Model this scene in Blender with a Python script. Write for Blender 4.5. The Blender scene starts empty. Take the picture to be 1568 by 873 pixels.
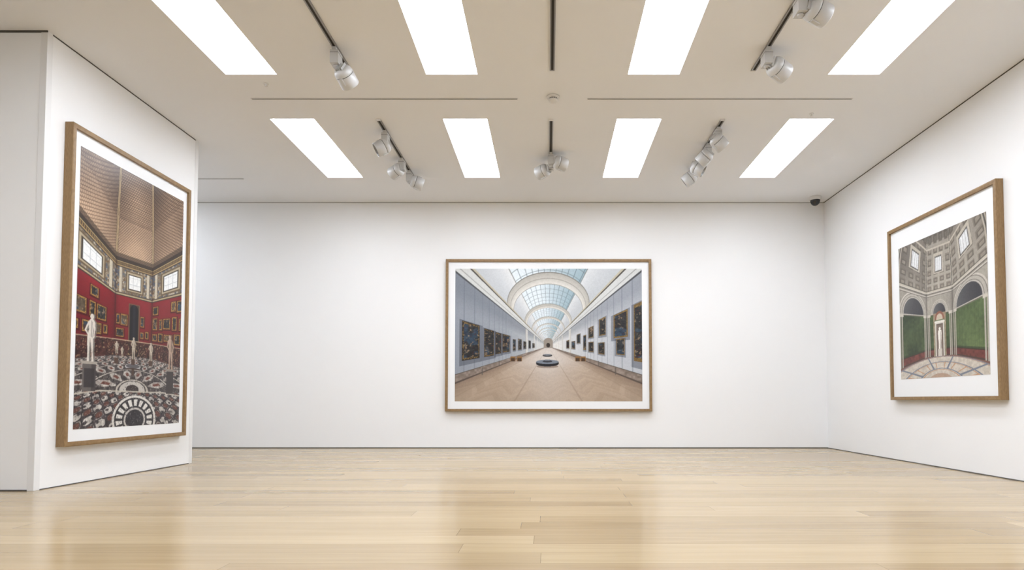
import bpy, bmesh, math, random
import numpy as np
from mathutils import Vector, Matrix
random.seed(4); rng=np.random.default_rng(7)
scene=bpy.context.scene
try:
    scene.view_settings.view_transform='Standard'
    scene.view_settings.look='None'
    scene.view_settings.exposure=0.0
except Exception as e: print(e)

H=3.40; D=8.592; XR=3.82; XL=-3.72; XFL=-7.2; YF=-3.6
CAMZ=0.657
COL=scene.collection
# ------------------------------------------------------------ helpers
def s2l(c):
    return tuple(((x/12.92) if x<=0.04045 else ((x+0.055)/1.055)**2.4) for x in c)
def rgb(r,g,b): return s2l((r/255,g/255,b/255))+(1,)
def newmat(name):
    m=bpy.data.materials.new(name); m.use_nodes=True
    nt=m.node_tree; b=nt.nodes['Principled BSDF']; return m,nt,b
def paint_mat(name,col,rough=0.6,spec=0.3,bump=0.05,scale=30,var=0.02,metal=0.0):
    m,nt,b=newmat(name)
    tc=nt.nodes.new('ShaderNodeTexCoord'); n=nt.nodes.new('ShaderNodeTexNoise')
    n.inputs['Scale'].default_value=scale; n.inputs['Detail'].default_value=4
    nt.links.new(tc.outputs['Object'],n.inputs['Vector'])
    n2=nt.nodes.new('ShaderNodeTexNoise'); n2.inputs['Scale'].default_value=1.3; n2.inputs['Detail'].default_value=3
    nt.links.new(tc.outputs['Object'],n2.inputs['Vector'])
    mx=nt.nodes.new('ShaderNodeMix'); mx.data_type='RGBA'
    nt.links.new(n2.outputs['Fac'],mx.inputs[0])
    mx.inputs[6].default_value=tuple(max(0,c*(1-var)) for c in col[:3])+(1,)
    mx.inputs[7].default_value=tuple(min(1,c*(1+var)) for c in col[:3])+(1,)
    nt.links.new(mx.outputs[2],b.inputs['Base Color'])
    b.inputs['Roughness'].default_value=rough
    b.inputs['Specular IOR Level'].default_value=spec
    b.inputs['Metallic'].default_value=metal
    if bump:
        bp=nt.nodes.new('ShaderNodeBump'); bp.inputs['Strength'].default_value=bump; bp.inputs['Distance'].default_value=0.01
        nt.links.new(n.outputs['Fac'],bp.inputs['Height']); nt.links.new(bp.outputs['Normal'],b.inputs['Normal'])
    return m
M_wall=paint_mat('wall_paint',(0.872,0.872,0.872),0.75,0.2,0.06,14,0.012)
M_ceil=paint_mat('ceiling_paint',(0.825,0.83,0.845),0.85,0.15,0.04,20,0.012)
M_gap=paint_mat('shadow_gap',(0.10,0.095,0.09),0.9,0.1,0,10,0.05)
M_gapl=paint_mat('shadow_gap_soft',(0.38,0.37,0.35),0.9,0.1,0,10,0.05)
M_slot=paint_mat('slot_dark',(0.05,0.045,0.04),0.7,0.2,0,10,0.05)
M_bead=paint_mat('corner_bead',(0.80,0.80,0.80),0.5,0.4,0,10,0.02)
M_lamp=paint_mat('spot_housing',(0.58,0.58,0.58),0.38,0.5,0,10,0.03,0.1)
M_lampdark=paint_mat('spot_inner',(0.05,0.05,0.05),0.4,0.5,0,10,0.03)
M_refl=paint_mat('spot_reflector',(0.28,0.28,0.28),0.25,0.5,0,10,0.03,0.3)
M_rail=paint_mat('rail_grey',(0.30,0.29,0.28),0.45,0.5,0,10,0.03,0.3)
M_white=paint_mat('plastic_white',(0.74,0.73,0.72),0.45,0.4,0,10,0.03)
M_black=paint_mat('dome_black',(0.015,0.015,0.017),0.12,0.6,0,10,0.03)
M_paper=paint_mat('photo_paper_border',(0.84,0.85,0.86),0.5,0.3,0.01,60,0.006)

def emis_mat(name,col,st):
    m,nt,b=newmat(name)
    b.inputs['Base Color'].default_value=(0.8,0.8,0.8,1)
    b.inputs['Emission Color'].default_value=col; b.inputs['Emission Strength'].default_value=st
    return m
M_panel=emis_mat('light_diffuser',(0.895,0.955,1.05,1),13.6)

def wood_frame_mat():
    m,nt,b=newmat('frame_oak')
    tc=nt.nodes.new('ShaderNodeTexCoord'); mp=nt.nodes.new('ShaderNodeMapping')
    mp.inputs['Scale'].default_value=(6,40,6)
    nt.links.new(tc.outputs['Object'],mp.inputs['Vector'])
    n=nt.nodes.new('ShaderNodeTexNoise'); n.inputs['Scale'].default_value=5; n.inputs['Detail'].default_value=6
    nt.links.new(mp.outputs[0],n.inputs['Vector'])
    r=nt.nodes.new('ShaderNodeValToRGB')
    r.color_ramp.elements[0].position=0.3; r.color_ramp.elements[0].color=rgb(126,98,62)
    r.color_ramp.elements[1].position=0.7; r.color_ramp.elements[1].color=rgb(150,121,82)
    nt.links.new(n.outputs['Fac'],r.inputs[0]); nt.links.new(r.outputs[0],b.inputs['Base Color'])
    b.inputs['Roughness'].default_value=0.45
    return m
M_frame=wood_frame_mat()

def floor_mat():
    m,nt,b=newmat('oak_floorboards'); N=nt.nodes; L=nt.links
    def math_(op,a,c=None,v=None):
        n=N.new('ShaderNodeMath'); n.operation=op
        for i,x in enumerate((a,c,v)):
            if x is None: continue
            if isinstance(x,(int,float)): n.inputs[i].default_value=x
            else: L.new(x,n.inputs[i])
        return n.outputs[0]
    tc=N.new('ShaderNodeTexCoord'); sp=N.new('ShaderNodeSeparateXYZ'); L.new(tc.outputs['Object'],sp.inputs[0])
    PW=0.17; PL=2.6
    yy=math_('DIVIDE',sp.outputs['Y'],PW); row=math_('FLOOR',yy); fy=math_('FRACT',yy)
    wn=N.new('ShaderNodeTexWhiteNoise'); wn.noise_dimensions='1D'; L.new(row,wn.inputs['W'])
    xx=math_('ADD',math_('DIVIDE',sp.outputs['X'],PL),math_('MULTIPLY',wn.outputs['Value'],7.3))
    colm=math_('FLOOR',xx); fx=math_('FRACT',xx)
    cb=N.new('ShaderNodeCombineXYZ'); L.new(row,cb.inputs[0]); L.new(colm,cb.inputs[1])
    wn2=N.new('ShaderNodeTexWhiteNoise'); wn2.noise_dimensions='2D'; L.new(cb.outputs[0],wn2.inputs['Vector'])
    cb2=N.new('ShaderNodeCombineXYZ')
    L.new(math_('MULTIPLY',sp.outputs['X'],0.9),cb2.inputs[0]); L.new(math_('MULTIPLY',sp.outputs['Y'],14),cb2.inputs[1])
    L.new(math_('MULTIPLY',wn2.outputs['Value'],40),cb2.inputs[2])
    g=N.new('ShaderNodeTexNoise'); g.inputs['Scale'].default_value=1.5; g.inputs['Detail'].default_value=7; g.inputs['Roughness'].default_value=0.6; g.inputs['Distortion'].default_value=0.5
    L.new(cb2.outputs[0],g.inputs['Vector'])
    ramp=N.new('ShaderNodeValToRGB'); e=ramp.color_ramp.elements
    e[0].position=0.0; e[0].color=rgb(144,120,86)
    e[1].position=1.0; e[1].color=rgb(194,172,136)
    k=e.new(0.5); k.color=rgb(172,149,112)
    tone=math_('ADD',math_('MULTIPLY',wn2.outputs['Value'],0.45),math_('MULTIPLY',g.outputs['Fac'],0.55))
    L.new(tone,ramp.inputs[0])
    sy=math_('MAXIMUM',math_('LESS_THAN',fy,0.012),math_('LESS_THAN',fx,0.0010))
    mx=N.new('ShaderNodeMix'); mx.data_type='RGBA'; L.new(math_('MULTIPLY',sy,0.5),mx.inputs[0])
    L.new(ramp.outputs[0],mx.inputs[6]); mx.inputs[7].default_value=rgb(95,72,44)
    L.new(mx.outputs[2],b.inputs['Base Color'])
    rr=math_('ADD',math_('MULTIPLY',g.outputs['Fac'],0.05),0.155)
    rr=math_('ADD',rr,math_('MULTIPLY',wn2.outputs['Value'],0.04))
    L.new(rr,b.inputs['Roughness']); b.inputs['Specular IOR Level'].default_value=0.5
    bp=N.new('ShaderNodeBump'); bp.inputs['Strength'].default_value=0.025; bp.inputs['Distance'].default_value=0.002
    L.new(math_('SUBTRACT',math_('MULTIPLY',g.outputs['Fac'],0.3),sy),bp.inputs['Height']); L.new(bp.outputs['Normal'],b.inputs['Normal'])
    return m
M_floor=floor_mat()

def obj_from_bm(bm,name,mats,parent=None,loc=(0,0,0),bevel=0):
    me=bpy.data.meshes.new(name); bm.normal_update(); bm.to_mesh(me); bm.free()
    for m in mats: me.materials.append(m)
    o=bpy.data.objects.new(name,me); COL.objects.link(o); o.location=loc
    if parent: o.parent=parent
    if bevel:
        md=o.modifiers.new('bevel','BEVEL'); md.width=bevel; md.segments=2; md.limit_method='ANGLE'
    return o
def bm_box(bm,x0,x1,y0,y1,z0,z1,mi=0,mat=None):
    vs=[bm.verts.new((x,y,z)) for x in (x0,x1) for y in (y0,y1) for z in (z0,z1)]
    if mat is not None:
        for v in vs: v.co=mat@v.co
    for f in ((0,1,3,2),(4,6,7,5),(0,4,5,1),(2,3,7,6),(0,2,6,4),(1,5,7,3)):
        fc=bm.faces.new([vs[i] for i in f]); fc.material_index=mi
def box(name,x0,x1,y0,y1,z0,z1,mat,bevel=0,parent=None):
    bm=bmesh.new(); bm_box(bm,x0,x1,y0,y1,z0,z1)
    return obj_from_bm(bm,name,[mat],parent,(0,0,0),bevel)
def bm_lathe(bm,prof,mat,seg=32,mis=None):
    rings=[]
    for r,z in prof:
        if r<1e-6: rings.append([bm.verts.new(mat@Vector((0,0,z)))])
        else: rings.append([bm.verts.new(mat@Vector((r*math.cos(2*math.pi*i/seg),r*math.sin(2*math.pi*i/seg),z))) for i in range(seg)])
    for k in range(len(prof)-1):
        a,b=rings[k],rings[k+1]
        for i in range(seg):
            j=(i+1)%seg
            if len(a)==1: vs=[a[0],b[j],b[i]]
            elif len(b)==1: vs=[a[i],a[j],b[0]]
            else: vs=[a[i],a[j],b[j],b[i]]
            f=bm.faces.new(vs); f.smooth=True; f.material_index=mis[k] if mis else 0

# ------------------------------------------------------------ room shell
box('floor',XFL,XR,YF,D,-0.1,0,M_floor)
T=0.15
box('wall_back',XFL-T,XR+T,D,D+T,0,H,M_wall)
box('wall_right',XR,XR+T,YF,D,0,H,M_wall)
box('wall_front',XFL-T,XR+T,YF-T,YF,0,H,M_wall)
box('wall_far_left',XFL-T,XFL,YF,D,0,H,M_wall)
box('wall_left',XFL,XL,4.55,6.55,0,H,M_wall)

# ceiling with recessed light openings
PX=[-2.505,-0.815,0.885,2.57]; PWD=0.216
ROWS=[(-1.33,0.28),(1.115,2.73),(3.56,5.176),(6.009,7.622)]
holes=[(px-PWD,px+PWD,y0,y1) for px in PX for (y0,y1) in ROWS]
holes+=[(-5.9,-5.47,6.75,8.36),(-5.9,-5.47,1.115,2.73)]  # two added panels, out of view, to brighten the left side
xs=sorted({XFL-T,XR+T}|{h[0] for h in holes}|{h[1] for h in holes})
ys=sorted({YF-T,D+T}|{h[2] for h in holes}|{h[3] for h in holes})
bm=bmesh.new(); RV=0.03
for i in range(len(xs)-1):
    for j in range(len(ys)-1):
        cx=(xs[i]+xs[i+1])/2; cy=(ys[j]+ys[j+1])/2
        if any(h[0]<cx<h[1] and h[2]<cy<h[3] for h in holes): continue
        v=[bm.verts.new(p) for p in ((xs[i],ys[j],H),(xs[i],ys[j+1],H),(xs[i+1],ys[j+1],H),(xs[i+1],ys[j],H))]
        bm.faces.new(v)
for h in holes:
    p=[(h[0],h[2]),(h[1],h[2]),(h[1],h[3]),(h[0],h[3])]
    for k in range(4):
        a=p[k]; b=p[(k+1)%4]
        bm.faces.new([bm.verts.new(q) for q in ((a[0],a[1],H),(b[0],b[1],H),(b[0],b[1],H+RV),(a[0],a[1],H+RV))])
bmesh.ops.remove_doubles(bm,verts=bm.verts,dist=1e-4)
bm_box(bm,XFL-T,XR+T,YF-T,D+T,H+0.12,H+0.2)
obj_from_bm(bm,'ceiling',[M_ceil])
for h in holes:
    bm=bmesh.new(); bm_box(bm,h[0]-0.01,h[1]+0.01,h[2]-0.01,h[3]+0.01,H+RV,H+RV+0.02)
    obj_from_bm(bm,'ceiling_light_panel',[M_panel])  # ceiling rows plus the two added unseen panels

# corner bead trims, then dark strips coloured as the shade of wall gaps
box('trim_1',XL-0.045,XL+0.004,4.546,4.60,0.0,H-0.012,M_bead,0.002)
box('trim_2',XL-0.045,XL+0.004,6.50,6.554,0.0,H-0.012,M_bead,0.002)
g=0.009
box('shadow_line_3',XL,XL+0.003,4.6,6.5,H-g,H,M_gap)  # dark strips from here on stand for gap shade under the ceiling
box('shadow_line_4',XFL,XL+0.004,4.543,4.55,H-0.014,H,M_gap)
box('shadow_line_5',XR-0.003,XR,YF,D,H-g,H,M_gap)
box('shadow_line_6',XFL,XR,D-0.003,D,H-g,H,M_gapl)
box('base_shadow_right',XR-0.003,XR,YF,D,0,0.008,M_gap)  # floor-line gap shade as thin dark strips, no boards
box('base_shadow_back',XFL,XR,D-0.003,D,0,0.011,M_gap)
box('base_shadow_left',XL,XL+0.003,4.6,6.5,0,0.007,M_gap)
box('base_shadow_partition',XFL,XL-0.045,4.546,4.55,0,0.010,M_gap)

HT=H-0.0006
def vslot(x0,x1,y):
    bm=bmesh.new()
    bm_box(bm,x0,x1,y-0.0075,y+0.0075,HT-0.002,HT,0)
    for s in (-1,1):
        bm_box(bm,x0,x1,y+s*0.010-0.0025,y+s*0.010+0.0025,HT-0.004,HT,1)
    bm_box(bm,x0-0.006,x0,y-0.013,y+0.013,HT-0.004,HT,1)
    bm_box(bm,x1,x1+0.006,y-0.013,y+0.013,HT-0.004,HT,1)
    return obj_from_bm(bm,'ventilation_slot',[M_slot,M_white])
vslot(-2.70,-0.285,5.60); vslot(0.356,2.76,5.60); vslot(-6.2,-3.78,7.66)
vslot(-2.70,-0.285,3.15); vslot(0.356,2.76,3.15)

def track(x,y0,y1):
    bm=bmesh.new()
    bm_box(bm,x-0.010,x+0.010,y0,y1,HT-0.006,HT,1)
    for s in (-1,1): bm_box(bm,x+s*0.015-0.005,x+s*0.015+0.005,y0,y1,HT-0.013,HT,0)
    bm_box(bm,x-0.021,x+0.021,y0-0.012,y0,HT-0.015,HT,2); bm_box(bm,x-0.021,x+0.021,y1,y1+0.012,HT-0.015,HT,2)
    return obj_from_bm(bm,'lighting_track',[M_rail,M_slot,M_white])
track(-1.655,3.55,5.09); track(0.03,3.55,5.09); track(1.70,3.55,5.09)
track(-1.66,6.02,7.60); track(0.025,6.02,7.10); track(1.70,6.02,7.60)

def spot(x,y,aim,side=1,drop=0.15,off=0.07,yoff=0.03,sc=1.15):
    bm=bmesh.new(); I=Matrix.Identity(4)
    bm_box(bm,-0.016,0.016,-0.055,0.055,-0.038,-0.0155,0)
    bm_box(bm,-0.032,0.032,-0.050,0.050,-0.140,-0.038,0)
    bm_box(bm,-0.0325,0.0325,-0.0505,0.0505,-0.060,-0.057,1)
    c=Vector((side*off,yoff,-drop))
    bm_lathe(bm,[(0,-0.155),(0.022,-0.155),(0.022,-0.139),(0,-0.139)],I,20)
    a=Vector((0,0,-0.147)); d=(c-a)
    q=d.to_track_quat('Z','Y').to_matrix().to_4x4(); Mx=Matrix.Translation(a)@q
    bm_box(bm,-0.012,0.012,-0.006,0.006,0,d.length,0,Mx)
    A=Vector(aim).normalized()
    R=A.to_track_quat('Z','Y').to_matrix().to_4x4(); Mc=Matrix.Translation(c)@R@Matrix.Scale(sc,4)
    prof=[(0,-0.062),(0.040,-0.062),(0.052,-0.056),(0.060,-0.044),(0.064,-0.030),(0.064,-0.020),(0.0620,-0.018),(0.0620,-0.014),(0.064,-0.012),(0.064,0.062),(0.061,0.066),(0.058,0.064),(0.050,0.02),(0.030,-0.01),(0.0,-0.012)]
    mis=[0,0,0,0,0,0,1,0,0,0,0,2,2,2]
    bm_lathe(bm,prof,Mc,40,mis)
    for k in (-0.024,-0.008,0.008,0.024):
        bm_box(bm,k-0.002,k+0.002,-0.036,0.036,-0.078,-0.060,0,Mc)
    bm_box(bm,-0.010,0.010,0.062,0.070,-0.02,0.03,0,Mc); bm_box(bm,-0.010,0.010,-0.070,-0.062,-0.02,0.03,0,Mc)
    bmesh.ops.recalc_face_normals(bm,faces=bm.faces)
    return obj_from_bm(bm,'track_spotlight',[M_lamp,M_lampdark,M_refl],None,(x,y,H))
spot(-1.655,4.78,(0.35,1,-0.7),1,0.20,0.06,0.05)
spot(1.70,4.13,(1,0.35,-0.30),1,0.12,0.11,0.0,1.22)
spot(1.70,4.78,(1,0.5,-0.40),1,0.15,0.10,0.03,1.22)
spot(-1.66,6.28,(-1,-0.25,-0.6),-1,0.17,0.03,0.0)
spot(-1.66,7.0,(-0.9,0.5,-0.35),-1,0.15,0.06,0.0)
spot(-1.66,7.38,(0.9,0.3,-0.3),1,0.15,0.09,0.0)
spot(0.025,6.98,(-0.8,0.5,-0.2),-1,0.15,0.09,0.03)
spot(0.025,6.84,(0.9,0.4,-0.20),1,0.12,0.10,0.0)
spot(1.70,6.20,(0.9,0.3,-0.8),1,0.15,0.01,0.0)
spot(1.70,6.60,(-0.7,0.5,-0.7),-1,0.15,0.03,0.0)
spot(1.70,6.92,(0.8,-0.2,-0.5),-1,0.15,0.03,0.0)
spot(1.70,7.24,(-0.8,0.3,-0.6),-1,0.15,0.05,0.0)

bm=bmesh.new()
S=Matrix.Scale(1.1,4)
bm_lathe(bm,[(0,0),(0.052,0),(0.054,-0.008),(0.050,-0.016),(0.036,-0.018),(0.036,-0.024),(0.040,-0.026),(0.040,-0.034),(0.030,-0.044),(0.010,-0.050),(0,-0.050)],S,36,[0,0,0,0,1,0,0,0,0,0])
for k in range(12):
    a=k*math.pi/6; Mx=S@Matrix.Rotation(a,4,'Z')
    bm_box(bm,0.034,0.038,-0.002,0.002,-0.027,-0.017,0,Mx)
obj_from_bm(bm,'smoke_detector',[M_white,M_slot],None,(0.042,5.56,HT))
for (x,y) in ((-2.45,5.33),(2.52,5.9)):
    bm=bmesh.new()
    bm_lathe(bm,[(0,0),(0.020,0),(0.021,-0.004),(0.012,-0.007),(0.008,-0.007),(0.008,-0.02),(0.014,-0.021),(0.014,-0.023),(0,-0.024)],Matrix.Identity(4),24)
    obj_from_bm(bm,'sprinkler_head',[M_white],None,(x,y,HT))
bm=bmesh.new(); S=Matrix.Scale(1.15,4)
bm_lathe(bm,[(0,0),(0.066,0),(0.068,-0.006),(0.064,-0.034),(0.056,-0.040)],S,36,[0]*4)
bm_lathe(bm,[(0.055,-0.038),(0.054,-0.055),(0.046,-0.078),(0.030,-0.095),(0.012,-0.103),(0,-0.104)],S,36,[1]*5)
obj_from_bm(bm,'security_camera',[M_white,M_black],None,(3.60,8.36,HT))

# ------------------------------------------------------------ flat printed photographs (coloured meshes)
class Canvas:
    def __init__(s,w,h,ss=2):
        s.w,s.h,s.ss=w,h,ss; s.W,s.Hh=w*ss,h*ss
        s.u,s.v=np.meshgrid((np.arange(s.W)+.5)/s.W,(np.arange(s.Hh)+.5)/s.Hh)
        s.a=np.zeros((s.Hh,s.W,3)); s.asp=h/w
    def put(s,mask,col,al=1.0):
        col=np.asarray(col,float)
        m=np.nan_to_num(mask.astype(float)*al)[...,None]
        if col.ndim==1: col=col/255.0
        s.a=s.a*(1-m)+col*m
    def rect(s,x0,y0,x1,y1,col,al=1.0): s.put((s.u>=x0)&(s.u<x1)&(s.v>=y0)&(s.v<y1),col,al)
    def ell(s,cx,cy,rx,ry,col,al=1.0): s.put(((s.u-cx)/rx)**2+((s.v-cy)/ry)**2<1,col,al)
    def pmask(s,pts):
        m=np.zeros(s.u.shape,bool); n=len(pts)
        for i in range(n):
            x1,y1=pts[i]; x2,y2=pts[(i+1)%n]
            if y1==y2: continue
            c=((y1>s.v)!=(y2>s.v))&(s.u<(x2-x1)*(s.v-y1)/(y2-y1)+x1); m^=c
        return m
    def poly(s,pts,col,al=1.0): s.put(s.pmask(pts),col,al)
    def line(s,x0,y0,x1,y1,th,col,al=1.0):
        A=s.asp; dx,dy=x1-x0,(y1-y0)*A; L=dx*dx+dy*dy
        t=np.clip(((s.u-x0)*dx+(s.v-y0)*A*dy)/L,0,1)
        d=np.hypot(s.u-x0-t*dx,(s.v-y0)*A-t*dy); s.put(d<th,col,al)
    def noise(s,nx,ny):
        g=rng.random((ny+1,nx+1)); x=s.u*nx; y=s.v*ny
        xi=np.clip(x.astype(int),0,nx-1); yi=np.clip(y.astype(int),0,ny-1); fx=x-xi; fy=y-yi
        fx=fx*fx*(3-2*fx); fy=fy*fy*(3-2*fy)
        return (g[yi,xi]*(1-fx)+g[yi,xi+1]*fx)*(1-fy)+(g[yi+1,xi]*(1-fx)+g[yi+1,xi+1]*fx)*fy
    def out(s):
        return np.clip(s.a.reshape(s.h,s.ss,s.w,s.ss,3).mean((1,3)),0,1)
def mixc(a,b,t):
    a=np.asarray(a,float)/255; b=np.asarray(b,float)/255
    return a*(1-t[...,None])+b*t[...,None]
def hsh(*k):
    s=0
    for i,x in enumerate(k): s=s+x*(12.9898+65.23*i)
    r=np.sin(s)*43758.5453; return r-np.floor(r)
ART={}
def art(c,mask,seed,dark=True,nx=70,ny=60):
    key=(id(c),seed%3)
    if key not in ART:
        f=.5*c.noise(nx,ny)+.3*c.noise(nx*2,ny*2)+.2*c.noise(nx*4,ny*4)
        h=.45*c.noise(nx+11,ny+7)+.35*c.noise(nx*2+5,ny*2)+.2*c.noise(nx*4,ny*4)
        w=c.noise(nx//2,ny//2); ART[key]=(f,h,w)
    f,h,w=ART[key]
    lo,hi=((16,18,22),(66,64,62)) if dark else ((50,42,34),(118,100,78))
    c.put(mask,mixc(lo,hi,f)); c.put(mask,mixc((30,44,64),(64,92,116),f),np.clip((w-.62)*4,0,.8))
    c.put(mask,mixc((120,88,62),(190,168,140),f),np.clip((h-.62)*7,0,.8)); c.put(mask,(92,30,26),np.clip((.30-h)*6,0,.7))

def paint_center():
    c=Canvas(460,326); dx=c.u*287-143; dy=119-c.v*203
    eps=1e-6
    tw=1/np.maximum(np.abs(dx),eps); tf=np.where(dy<-eps,-0.405/np.minimum(dy,-eps),1e9)
    A=dx*dx+dy*dy/.5625; B=-2*1.05*dy/.5625; C=1.05**2/.5625-1
    disc=B*B-4*A*C; tv=np.where(disc>0,(-B+np.sqrt(np.maximum(disc,0)))/(2*A),1e9)
    zw=dy*tw
    iswall=(zw<1.05)&(tw<tf); isfloor=(tf<=tw); isv=~iswall&~isfloor
    tmax=1/7.
    n=c.noise(90,60); nl=c.noise(6,6); nf=c.noise(230,160)
    left=dx<0; far=np.clip(tw/0.06,0,1)
    wl=mixc((130,137,150),(202,204,204),far**.7); wr=mixc((176,181,191),(222,221,217),far**.7)
    c.put(iswall&left,wl); c.put(iswall&~left,wr)
    c.put(iswall,(84,90,102),np.clip((zw-.40)/.7,0,.34)*iswall)
    ph=(tw/0.0011)%1
    c.put(iswall&(ph<0.10)&(tw<0.018)&(zw>-.3)&(zw<.83),(104,110,122),.40)
    ph=(tw/0.016)%1
    c.put(iswall&(ph>0.80)&(tw>0.017)&(zw>-.405),(210,208,202),.85)
    c.put(iswall&(ph>0.80)&(ph<.83)&(tw>0.017),(150,145,138),.7)
    c.put(iswall&(zw<-.30),mixc((116,102,92),(158,144,134),n)); c.put(iswall&(zw<-.30)&(zw>-.310),(84,76,68),.8); c.put(iswall&(zw<-.385),(90,78,70))
    c.put(iswall&(zw>.79),(210,211,209)); c.put(iswall&(zw>.79)&(zw<.815),(76,78,82)); c.put(iswall&(zw>.87)&(zw<.885),(150,150,148),.8)
    c.put(iswall&(zw>.985)&(zw<1.012),(76,70,64)); c.put(iswall&(zw>1.012),(190,182,160))
    xv=dx*tv; pv=((tv-.0158)/.0118)%1; ax=np.abs(xv)
    c.put(isv,mixc((196,200,204),(242,243,242),np.clip((1-ax)*3.2,0,1)))
    c.put(isv&(dx>0),(176,180,184),.18*isv)
    gl=isv&(ax<.78); arch=pv<.27
    gcol=mixc((228,237,242),(134,162,174),np.clip(.25+xv*.8+.35*(nl-.5),0,1))
    c.put(gl&~arch,gcol)
    c.put(gl&~arch&((((xv+5)/.14)%1)<.10),(96,110,118),.65); c.put(gl&~arch&((tv/.0017)%1<.11),(110,124,132),.5)
    pa=isv&arch&(tv>.010)
    c.put(pa,mixc((176,172,164),(228,225,218),np.clip(pv/.27+.1*(n-.5),0,1)))
    c.put(pa&((pv<.018)|(pv>.255)),(104,102,96),.6); c.put(pa&(pv>.12)&(pv<.14),(146,142,134),.6)
    c.put(isv&(ax>.768)&(ax<.785)&~arch,(120,120,116),.7)
    # long floorboards in low-contrast panels
    xf=dx*tf; df=200*tf; q=xf*3.2; zig=np.abs((q%1)-.5)*2
    k=np.floor((df*4.0+zig)*3.2); cc=np.floor(q)
    tone=hsh(k%97,cc)
    c.put(isfloor,mixc((166,146,127),(184,164,144),tone*.6+.2+.3*(nl-.5)))
    c.put(isfloor,(226,222,220),np.clip(1.1-np.abs(dx)/70,0,1)*np.clip((tf-.0035)/.018,0,.7)*isfloor)
    c.put(isfloor,(220,212,204),.22*np.exp(-(np.clip(xf,-3,3)/.22)**2)*isfloor)
    c.put(isfloor&(np.abs((xf/.5)%1-.5)<.015),(150,130,112),.4)
    c.put(isfloor,(104,84,70),np.clip((np.abs(xf)-.7)*1.6,0,.5)*isfloor)
    t=np.where(iswall,tw,np.where(isfloor,tf,tv))
    c.put(t>tmax,(150,140,130)); c.ell(.498,.578,.010,.017,(50,42,38))
    def pic(side,s0,s1,z0,z1,seed,frame=(88,68,36)):
        t0,t1=1/max(s0,s1),1/min(s0,s1); m=iswall&((dx<0) if side<0 else (dx>0))
        b=(t1-t0)*.08; bz=(z1-z0)*.06
        c.put(m&(tw>t0-b*1.5)&(tw<t1+b*2.6)&(zw>z0-bz*2)&(zw<z1+bz*.3),(60,64,76),.45)
        c.put(m&(tw>t0)&(tw<t1)&(zw>z0)&(zw<z1),frame)
        c.put(m&(tw>t0+b*.3)&(tw<t1-b*.3)&(zw>z0+bz*.3)&(zw<z1-bz*.3)&(nf>.5),(150,120,66),.7)
        art(c,m&(tw>t0+b)&(tw<t1-b)&(zw>z0+bz)&(zw<z1-bz),seed)
    for i,(a,b,z0,z1) in enumerate([(132,105,-.17,.30),(98,83,-.17,.28),(81,72,-.15,.27),(70,59,-.14,.27),(54,50,-.12,.2),(46,41,-.12,.25),(38,34,-.1,.2),(30,27,-.1,.3),(24,21,-.1,.2)]): pic(-1,a,b,z0,z1,i,(46,38,30))
    for i,(a,b,z0,z1) in enumerate([(131,152,-.17,.48),(100,122,.12,.47),(104,117,-.12,.105),(78,88,.2,.52),(77,86,-.15,.07),(62,69,.2,.45),(62,69,-.13,.1),(54,58,-.1,.3),(44,49,.1,.4),(36,41,-.1,.2),(28,32,-.1,.3)]): pic(1,a,b,z0,z1,i+20,(112,88,46))
    for x in (.31,.345,.685,.655): c.rect(x-.013,.662,x+.013,.70,(138,100,56)); c.rect(x-.010,.675,x+.010,.70,(70,50,34))
    for x,y,l in ((.145,.80,.055),(.235,.735,.04),(.855,.80,.055),(.765,.735,.04)): c.rect(x,y-l,x+.0035,y,(90,84,78))
    c.ell(.494,.655,.026,.011,(60,58,60)); c.ell(.494,.650,.022,.006,(120,124,132))
    c.ell(.494,.738,.058,.012,(128,110,98),.7)
    c.ell(.494,.718,.060,.020,(28,27,32)); c.rect(.434,.705,.554,.718,(28,27,32)); c.ell(.494,.703,.060,.016,(122,130,142)); c.ell(.494,.700,.026,.008,(54,54,62)); c.rect(.474,.690,.514,.701,(54,54,62)); c.ell(.494,.690,.020,.005,(124,132,144))
    c.a=np.clip(c.a*(.975+.05*nf[...,None]),0,1)
    return c.out()

T8=math.tan(math.pi/8)
def octo(c,cu,hv,fl,fz,prof,oy=-.85):
    dx=(c.u-cu)/fl; dz=(hv-c.v)*c.asp/fl; best=np.full(c.u.shape,1e9); K=np.zeros(c.u.shape,int); J=np.full(c.u.shape,-1)
    for k in range(8):
        a=k*math.pi/4; nx,ny=math.sin(a),math.cos(a)
        for j in range(len(prof)-1):
            (a0,z0),(a1,z1)=prof[j],prof[j+1]; m=(a1-a0)/(z1-z0)
            den=dx*nx+ny-m*dz; num=a0-m*z0-oy*ny
            t=np.where(den>1e-5,num/np.maximum(den,1e-5),1e9); t=np.where(t>0,t,1e9)
            u=t<best; best=np.where(u,t,best); K=np.where(u,k if k<=4 else k-8,K); J=np.where(u,j,J)
    t=np.where(dz<-1e-5,fz/np.minimum(dz,-1e-5),1e9); u=t<best; best=np.where(u,t,best); J=np.where(u,-1,J)
    t=np.where(dz>1e-5,prof[-1][1]/np.maximum(dz,1e-5),1e9); u=t<best; best=np.where(u,t,best); J=np.where(u,99,J)
    x=dx*best; y=oy+best; z=dz*best
    ang=K*math.pi/4; s=x*np.cos(ang)-y*np.sin(ang); r=x*np.sin(ang)+y*np.cos(ang)
    sn=np.clip(s/np.maximum(r*T8,1e-2),-1,1)
    return J,K,s,sn,x,y,z,best

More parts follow.
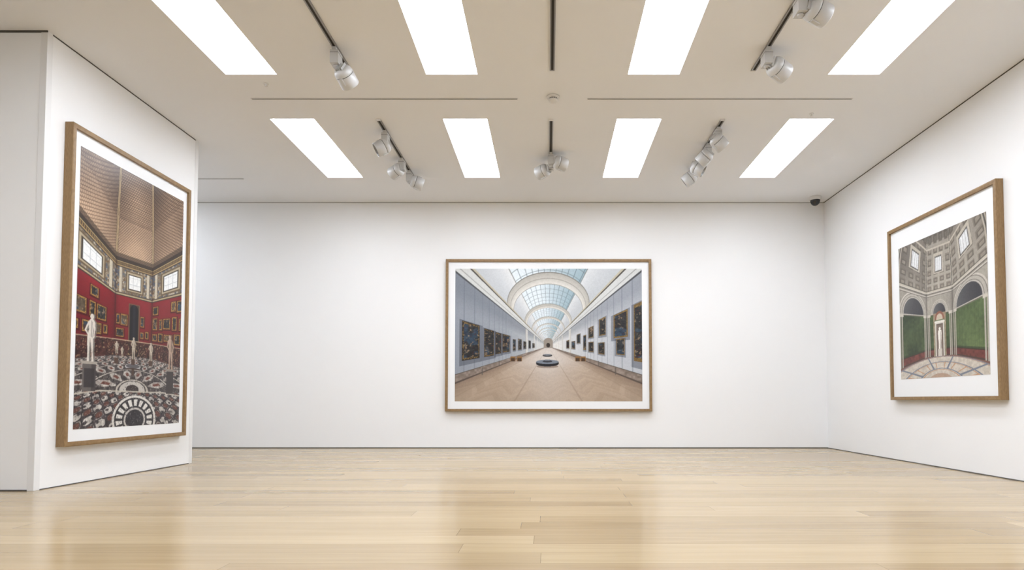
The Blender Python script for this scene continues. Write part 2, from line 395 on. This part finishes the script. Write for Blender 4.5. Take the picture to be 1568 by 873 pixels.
def paint_left():
    c=Canvas(320,512)
    J,K,s,sn,x,y,z,t=octo(c,.49,.655,.66,-.265,[(1,-.3),(1,1.16),(.90,1.66),(.70,2.14),(.40,2.50),(.12,2.66)],-.55)
    n=c.noise(60,90); nf=c.noise(160,256); nl=c.noise(6,9)
    wall=J==0; dome=(J>=1)&(J<90); fl=J==-1
    q=np.where(J==1,(z-1.16)/.50,np.where(J==2,1+(z-1.66)/.48,np.where(J==3,2+(z-2.14)/.36,3)))
    br=np.clip(.90-.24*q+.15*(K==0)-.16*np.abs(sn)-.14*(K>0)+.4*(nl-.5),0,1)
    c.put(dome,mixc((72,57,48),(210,178,148),br))
    aa=(sn*9+q*15)%1; bb=(sn*9-q*15)%1
    c.put(dome&((aa<.26)|(bb<.26)),(66,46,38),.50); c.put(dome&(np.abs(aa-.62)<.18)&(np.abs(bb-.62)<.18),(236,212,184),.45*br)
    c.put(dome&(q>.9)&((q*24)%1<.35),(44,33,30),.40)
    c.put(dome&(np.abs(sn)>.93),(86,70,54)); c.put(dome&(np.abs(sn)>.955)&(np.abs(sn)<.985),(200,176,138))
    c.put(dome&(q<.10),(74,60,50),.7)
    RT=.62; S0=z-.02
    red=wall&(z<RT)
    rb=np.clip(.50+.45*z-.25*np.abs(sn)**3+.30*(nl-.5)-.12*(K!=0),0,1)
    c.put(red,mixc((84,14,22),(160,36,46),rb)); c.put(red&(nf>.66),(110,20,30),.35)
    dr=wall&(z>=RT)
    c.put(dr,mixc((92,84,74),(170,158,136),np.clip(n*.8+.3*(nl-.3),0,1)))
    orn=hsh(np.floor(s*34),np.floor(z*34),K); c.put(dr&(orn>.66),(62,82,116),.6); c.put(dr&(orn<.20),(214,206,188),.6); c.put(dr&(nf>.70),(106,76,48),.7)
    def band(z0,z1,col,al=1): c.put(wall&(S0>=z0)&(S0<z1),col,al)
    for z0,z1,cl in ((.585,.60,(60,50,44)),(.60,.618,(180,164,130)),(.618,.635,(84,72,60)),(.66,.668,(180,160,120)),(1.0,1.015,(60,50,44)),(1.015,1.03,(176,150,104)),(1.03,1.075,(72,58,46)),(1.075,1.085,(190,168,120)),(1.085,1.15,(58,48,42))): band(z0,z1,cl)
    c.put(wall&(S0>1.035)&(S0<1.07)&((s*40)%1<.5),(140,114,76))
    for sx in (-.31,.31):
        c.put(dr&(np.abs(s-sx)<.035)&(S0>.635)&(S0<1.0),(196,186,166)); c.put(dr&(np.abs(s-sx-.028)<.006)&(S0>.635)&(S0<1.0),(96,86,76))
    c.put(dr&(np.abs(s)<.20)&(S0>.66)&(S0<.975),(104,86,64)); c.put(dr&(np.abs(s)<.175)&(S0>.68)&(S0<.955),(176,162,136)); c.put(dr&(np.abs(s)<.15)&(S0>.70)&(S0<.93),(66,58,50))
    w_=dr&(np.abs(s)<.13)&(S0>.715)&(S0<.915); c.put(w_,(238,240,240)); c.put(w_&((((s+1)/.087)%1<.08)|((z/.1)%1<.06)),(186,190,194))
    c.put(wall,(30,12,12),.55*np.exp(-(1-np.abs(sn))/.035)*wall)
    R=random.Random(5); i=0
    for k in (-1,0,1,-2,2):
        for (z0,z1) in ((.40,.56),(.17,.36),(.0,.14)):
            p=-.385; guard=0
            while p<.36 and guard<20:
                guard+=1
                w=R.uniform(.07,.17)
                if p+w>.385: break
                if k==0 and p<.14 and p+w>-.14: p=.145; continue
                if (z0==.40 and R.random()<.45): p+=w+.03; continue
                h0=z0+R.uniform(0,.03); h1=z1-R.uniform(0,.03)
                m=wall&(K==k)
                c.put(m&(s>p-.012)&(s<p+w+.020)&(z>h0-.022)&(z<h1+.008),(44,8,12),.6)
                c.put(m&(s>p)&(s<p+w)&(z>h0)&(z<h1),(166,128,66)); c.put(m&(s>p+.006)&(s<p+w-.006)&(z>h0+.006)&(z<h1-.006)&(nf>.5),(102,72,34))
                art(c,m&(s>p+.016)&(s<p+w-.016)&(z>h0+.016)&(z<h1-.016),i,i%3!=0,50,80); i+=1
                p+=w+R.uniform(.02,.045)
    m=wall&(K==0); c.put(m&(np.abs(s)<.125)&(z<.52),(112,84,62)); c.put(m&(np.abs(s)<.105)&(z<.505),(70,50,40))
    c.put(m&(((np.abs(s)<.092)&(z<.42))|((np.hypot(s,(z-.42))<.092)&(z<.51))),mixc((20,18,24),(70,70,80),np.clip(.5-np.abs(s)*6+.4*(nl-.5),0,1)))
    c.put(wall&(z<-.03),mixc((26,20,22),(84,52,44),n),.85); c.put(wall&(z<-.03)&(nf>.78),(178,150,110),.7); c.put(wall&(z>-.04)&(z<-.028),(190,170,140),.8)
    # inlaid marble floor
    c.put(fl,mixc((44,40,42),(92,84,82),n))
    r=np.hypot(x,y); th=np.arctan2(x,y)
    for r0,r1,nn in ((.86,.97,56),(.70,.83,40),(.54,.68,32),(.36,.52,24),(.14,.32,12)):
        rr=(r-r0)/(r1-r0); ph=(th*nn/(2*math.pi))%1
        c.put(fl&(rr>0)&(rr<1)&(np.abs(ph-.5)<.5*(1-np.abs(rr-.5)*1.4)*.75),mixc((136,126,120),(200,195,188),n))
        c.put(fl&(rr>.3)&(rr<.7)&(np.abs(ph-.5)<.13),(104,60,50))
    for rr in (.985,.845,.69,.53,.34,.12): c.put(fl&(np.abs(r-rr)<.008),(186,178,168))
    c.put(fl&(r<.10),(186,180,174)); c.put(fl&(r<.05),(60,50,50))
    near=fl&(c.v>.865)
    ck=np.sin(x*62+y*40)*np.sin(x*40-y*62); cj=np.sin(x*130)*np.sin(y*170)
    c.put(near,mixc((38,34,38),(78,70,72),n)); c.put(near&(ck>.25)&(cj>-.45),mixc((150,144,138),(216,211,204),n)); c.put(near&(ck<-.50),(100,64,56)); c.put(near&(ck<-.15)&(ck>-.35)&(cj>.1),(176,168,158),.8)
    R0=np.hypot((c.u-.52)/.20,(c.v-.975)/.092); A0=np.arctan2((c.u-.52)/.20,-(c.v-.975)/.092)
    c.put(near&(R0<1.06),(44,40,44)); c.put(near&(np.abs(R0-1)<.05),(214,209,202)); c.put(near&(R0<.88)&(R0>.60)&((A0*18/(2*math.pi)+.2)%1<.60),(218,214,208)); c.put(near&(R0<.52),(196,190,184)); c.put(near&(R0<.44),(46,43,48))
    c.put(fl&(nf>.84),(200,194,188),.5); c.put(fl&(nf<.16),(24,22,26),.6)
    c.ell(.49,.765,.075,.012,(180,178,176)); c.ell(.49,.763,.066,.009,(92,88,92)); c.rect(.478,.77,.502,.80,(74,56,48)); c.rect(.43,.771,.55,.777,(64,50,44))
    for x0,y0,x1,y1 in ((0,.876,.2,.862),(.2,.862,.8,.866),(.8,.866,1,.879)): c.line(x0,y0,x1,y1,.0045,(190,182,168),.9)
    def statue(cx,yt,yb,w,col=(216,210,200),lean=0):
        h=yb-yt; sh=tuple(int(q*.55) for q in col)
        for dxs,cl in ((.12*w,sh),(0,col)):
            X=cx+dxs
            c.ell(X+lean*.9,yt+h*.06,w*.15,h*.058,cl)
            c.poly([(X-w*.05+lean*.8,yt+h*.10),(X+w*.07+lean*.8,yt+h*.10),(X+w*.26+lean*.7,yt+h*.16),(X+w*.20+lean*.3,yt+h*.34),(X+w*.24,yt+h*.50),(X-w*.22,yt+h*.50),(X-w*.15+lean*.3,yt+h*.34),(X-w*.26+lean*.7,yt+h*.17)],cl)
            c.poly([(X-w*.22,yt+h*.48),(X+w*.0,yt+h*.50),(X-w*.04,yt+h*.72),(X-w*.06,yt+h*.86),(X-w*.04,yb),(X-w*.20,yb),(X-w*.18,yt+h*.80),(X-w*.22,yt+h*.64)],cl)
            c.poly([(X+w*.0,yt+h*.50),(X+w*.24,yt+h*.48),(X+w*.27,yt+h*.66),(X+w*.24,yt+h*.80),(X+w*.34,yb),(X+w*.16,yb),(X+w*.14,yt+h*.80),(X+w*.08,yt+h*.66)],cl)
            c.line(X-w*.24+lean*.7,yt+h*.19,X-w*.38,yt+h*.35,w*.06,cl); c.line(X-w*.38,yt+h*.35,X-w*.12,yt+h*.46,w*.05,cl)
            c.line(X+w*.24+lean*.7,yt+h*.19,X+w*.36,yt+h*.34,w*.06,cl); c.line(X+w*.36,yt+h*.34,X+w*.30,yt+h*.50,w*.045,cl)
        c.poly([(cx+w*.05,yt+h*.14),(cx+w*.2,yt+h*.18),(cx+w*.16,yt+h*.36),(cx+w*.2,yt+h*.5),(cx+w*.05,yt+h*.48)],sh,.45)
    c.rect(.06,.765,.165,.865,(98,92,90)); c.rect(.05,.757,.175,.768,(166,158,148)); c.rect(.072,.783,.153,.852,(58,54,56)); c.rect(.13,.768,.165,.865,(50,46,48),.6)
    statue(.112,.585,.758,.098,(216,208,198),.014)
    c.rect(.84,.77,.92,.87,(60,54,54)); c.rect(.832,.762,.928,.773,(140,130,122)); statue(.88,.615,.764,.090,(176,150,132),-.010)
    for X,y0,y1,w in ((.49,.648,.735,.052),(.335,.672,.72,.042),(.665,.660,.735,.052),(.385,.69,.73,.030)): statue(X,y0,y1,w,(190,176,158))
    for X in (.49,.335,.665): c.rect(X-.018,.735,X+.018,.758,(80,60,50))
    c.a=np.clip(c.a*(.95+.08*nf[...,None]),0,1)
    return c.out()

def paint_right():
    c=Canvas(290,300)
    J,K,s,sn,x,y,z,t=octo(c,.50,.70,.66,-.443,[(1,-.5),(1,.86),(.93,1.18),(.76,1.50),(.50,1.74),(.22,1.88)])
    n=c.noise(60,60); nf=c.noise(145,150); nl=c.noise(6,6)
    wall=J==0; dome=(J>=1); fl=J==-1
    q=np.where(J==1,(z-.86)/.33,np.where(J==2,1+(z-1.18)/.36,np.where(J==3,2+(z-1.5)/.3,3+(z-1.74)/.2)))
    br=np.clip(.74-.12*q+.15*(K==0)-.22*(K<0)-.12*np.abs(sn)+.35*(nl-.5),0,1)
    c.put(dome,mixc((88,82,76),(204,196,182),br))
    nc=4; cs=((sn+1)/2*nc)%1; cq=(q*2.4)%1; cof=(cs>.16)&(cs<.84)&(cq>.16)&(cq<.84)
    c.put(dome&cof,(112,104,94),.6); c.put(dome&(cs>.26)&(cs<.84)&(cq>.16)&(cq<.70),(80,74,68),.5); c.put(dome&(cs>.36)&(cs<.74)&(cq>.30)&(cq<.62),(162,153,140),.7)
    c.put(dome&(np.abs(sn)>.92),(180,172,158)); c.put(dome&(np.abs(sn)>.97),(84,80,76))
    wn=dome&(q>1.02)&(q<1.62)&(np.abs(sn)<.30); c.put(dome&(q>.94)&(q<1.72)&(np.abs(sn)<.40),(190,182,168)); c.put(wn,(92,88,84)); c.put(wn&(q>1.07)&(q<1.57)&(np.abs(sn)<.25),(226,228,230)); c.put(wn&(((sn+1)/.16%1)<.12),(150,150,150))
    c.put(dome&(q<.08),(194,186,172)); c.put(dome&(q>.08)&(q<.12),(84,78,72),.8); c.put(dome&(np.abs(q-2)<.05),(190,180,166))
    c.put(dome&(q>2.2),(60,56,52),.4)
    c.put(wall,mixc((120,115,108),(190,183,170),np.clip(.55+.5*(nl-.5)+.2*(n-.5)-.2*(K<0),0,1)))
    AR=.416
    for k,w in ((0,.20),(-1,.30),(1,.30),(2,.3),(-2,.3)):
        m=wall&(K==k)&(z>=AR-.01); r=np.hypot(s,(z-AR))
        for f,cl in ((1.32,(200,194,184)),(1.24,(110,104,98)),(1.21,(180,174,164)),(1.07,(110,106,100)),(1.04,(190,184,176)),(.97,(76,76,80))): c.put(m&(r<w*f),cl)
        c.put(m&(r<w*.95),mixc((50,50,56),(100,100,102),np.clip(.5-s/w*.5+.4*(nl-.5),0,1)))
    for z0,z1,cl in ((.775,.785,(100,94,88)),(.79,.81,(200,194,184)),(.83,.842,(90,84,78)),(.845,.862,(204,198,188)),(.40,.416,(196,190,180)),(.388,.40,(96,90,80))): c.put(wall&(z>=z0)&(z<z1),cl)
    c.put(wall&(z>.81)&(z<.83)&((s*50)%1<.5),(110,104,96))
    g=wall&(z<.385)&(z>-.31)
    c.put(g,mixc((46,60,38),(100,118,74),np.clip(.45+.8*(nl-.5)+.3*(n-.5)+.25*(K>0)-.12*(K<0),0,1)))
    c.put(g&((s*14)%1<.05),(44,58,36),.45); c.put(g&(z<-.27),(46,58,40),.7)
    c.put(wall&(z<=-.31)&(z>-.42),mixc((88,46,42),(124,66,58),n)); c.put(wall&(z<=-.42),(74,60,54)); c.put(wall&(z<=-.30)&(z>-.312),(56,36,32))
    for sx in (-.375,.375,-.325,.325):
        m=wall&(np.abs(s-sx)<(.022 if abs(sx)>.35 else .014))&(z<.40); c.put(m,(180,174,162)); c.put(m&(s>sx+.008),(124,118,108))
        c.put(wall&(np.abs(s-sx)<.034)&(z<.40)&(z>.36),(204,198,186))
    m=wall&(K==0)
    c.put(m&((np.abs(s)<.20)&(z<AR)),mixc((140,124,102),(176,158,134),n)); c.put(m&(np.abs(s)<.16)&(z<.30),(106,120,84))
    c.put(m&(np.hypot(s,z-.30)<.15)&(z>.28),(140,90,72)); c.put(m&(np.hypot(s,z-.30)<.10)&(z>.28),(196,182,162))
    c.put(m&(np.abs(s)<.145)&(z<.26),(212,206,196)); c.put(m&(np.abs(s)<.16)&(z>.22)&(z<.25),(226,222,212)); c.put(m&(np.abs(s)<.108)&(z<.20),(84,72,64)); c.put(m&(np.abs(s)<.095)&(z<.18),(122,108,98))
    # statue in the portal
    c.put(m&(np.hypot(s,z-.10)<.032),(240,236,228)); c.put(m&(np.abs(s)<.058-.10*np.abs(z-.0))&(z<.068)&(z>-.16),(238,234,226)); c.put(m&(np.abs(s)<.040)&(z<=-.10)&(z>-.30),(232,226,218)); c.put(m&(np.abs(s-.020)<.010)&(z<.05)&(z>-.30),(160,150,140)); c.put(m&(np.abs(s)<.065)&(z<=-.30),(206,198,188))
    c.put(wall,(40,36,34),.5*np.exp(-(1-np.abs(sn))/.05)*wall)
    c.put(fl,mixc((180,171,158),(220,212,200),np.clip(n*.6+.4*nl,0,1))); r=np.hypot(x,y); th=np.arctan2(x,y)
    for rr,w in ((.95,.016),(.62,.014),(.34,.012)): c.put(fl&(np.abs(r-rr)<w),(112,118,132)); c.put(fl&(np.abs(r-rr+.035)<.008),(180,132,98))
    c.put(fl&(r<.95)&(r>.34)&(np.abs(((th*8/(2*math.pi))%1)-.5)<.022/np.maximum(r,.1)),(116,122,136))
    c.put(fl&(r<.60)&(r>.36)&(np.abs(((th*16/(2*math.pi))%1)-.5)<.05),(186,142,108)); c.put(fl&(r<.2),(176,150,130)); c.put(fl&(r>.97),(104,62,54),.8)
    c.a=np.clip(c.a*(.955+.09*nf[...,None]),0,1)
    return c.out()

def srgb2lin(a): return np.where(a<=0.04045,a/12.92,((a+0.055)/1.055)**2.4)
m,nt,b=newmat('printed_photograph')
at=nt.nodes.new('ShaderNodeAttribute'); at.attribute_name='ink'
nt.links.new(at.outputs['Color'],b.inputs['Base Color']); b.inputs['Roughness'].default_value=0.3; b.inputs['Specular IOR Level'].default_value=0.35
M_print=m
def print_mesh(img,x0,x1,z0,z1,y,parent):
    h,w,_=img.shape
    X,Z=np.meshgrid(np.linspace(x0,x1,w),np.linspace(z1,z0,h))
    co=np.stack([X,np.full_like(X,y),Z],-1).reshape(-1,3)
    idx=np.arange(w*h).reshape(h,w)
    f=np.stack([idx[1:,:-1],idx[1:,1:],idx[:-1,1:],idx[:-1,:-1]],-1).reshape(-1,4)
    me=bpy.data.meshes.new('print')
    me.vertices.add(w*h); me.vertices.foreach_set('co',co.ravel())
    me.loops.add(f.size); me.loops.foreach_set('vertex_index',f.ravel().astype(np.int32))
    me.polygons.add(len(f)); me.polygons.foreach_set('loop_start',np.arange(0,f.size,4,dtype=np.int32))
    try: me.polygons.foreach_set('loop_total',np.full(len(f),4,dtype=np.int32))
    except Exception: pass
    me.update(calc_edges=True); me.validate()
    a=me.color_attributes.new('ink','FLOAT_COLOR','POINT')
    colr=np.ones((w*h,4)); colr[:,:3]=srgb2lin(np.nan_to_num(img.reshape(-1,3)))*0.95
    a.data.foreach_set('color',colr.ravel().astype(np.float32))
    me.materials.append(M_print)
    o=bpy.data.objects.new('print',me); COL.objects.link(o); o.parent=parent; return o

def framed(loc,rotz,w,z0,z1,px0,px1,pz0,pz1,img,rim=0.035,dep=0.065):
    e=bpy.data.objects.new('framed_photograph',None); COL.objects.link(e); e.empty_display_size=.2
    e.location=loc; e.rotation_euler=(0,0,rotz)
    bm=bmesh.new(); hw=w/2
    prof=[(0,-.001),(0,-dep),(rim*.25,-dep-.002),(rim,-dep),(rim,-dep+.028)]
    rings=[]
    for o_,y in prof:
        rings.append([bm.verts.new(p) for p in ((-hw+o_,y,z0+o_),(hw-o_,y,z0+o_),(hw-o_,y,z1-o_),(-hw+o_,y,z1-o_))])
    for a,b in zip(rings,rings[1:]):
        for i in range(4):
            j=(i+1)%4; bm.faces.new((a[i],a[j],b[j],b[i]))
    bmesh.ops.recalc_face_normals(bm,faces=bm.faces)
    obj_from_bm(bm,'frame',[M_frame],e)
    bm=bmesh.new(); r=rim-.002
    bm_box(bm,-hw+r,hw-r,-dep+.022,-.001,z0+r,z1-r)
    obj_from_bm(bm,'mat_board',[M_paper],e)
    print_mesh(img,px0,px1,pz0,pz1,-dep+.0205,e)
    return e
framed((0,D-.001,0),0,2.82,.503,2.592,-1.28,1.28,.64,2.462,paint_center())
framed((XL+.001,5.535,0),math.pi/2,1.59,.302,2.80,4.85-5.535,6.235-5.535,.43,2.655,paint_left())
framed((XR-.001,6.0375,0),-math.pi/2,1.685,.657,2.52,6.0375-6.70,6.0375-5.345,.877,2.285,paint_right())

# ------------------------------------------------------------ world + camera
w=bpy.data.worlds.new('world'); scene.world=w; w.use_nodes=True
w.node_tree.nodes['Background'].inputs[0].default_value=(0.05,0.05,0.05,1)
cam=bpy.data.cameras.new('camera'); co=bpy.data.objects.new('camera',cam); COL.objects.link(co)
co.location=(0,0,CAMZ); co.rotation_euler=(math.radians(90+2.2),0,0)
cam.sensor_width=36; cam.lens=36*959/1568; cam.shift_x=-56/1568; cam.shift_y=139.5/1568
cam.clip_start=0.05
scene.camera=co
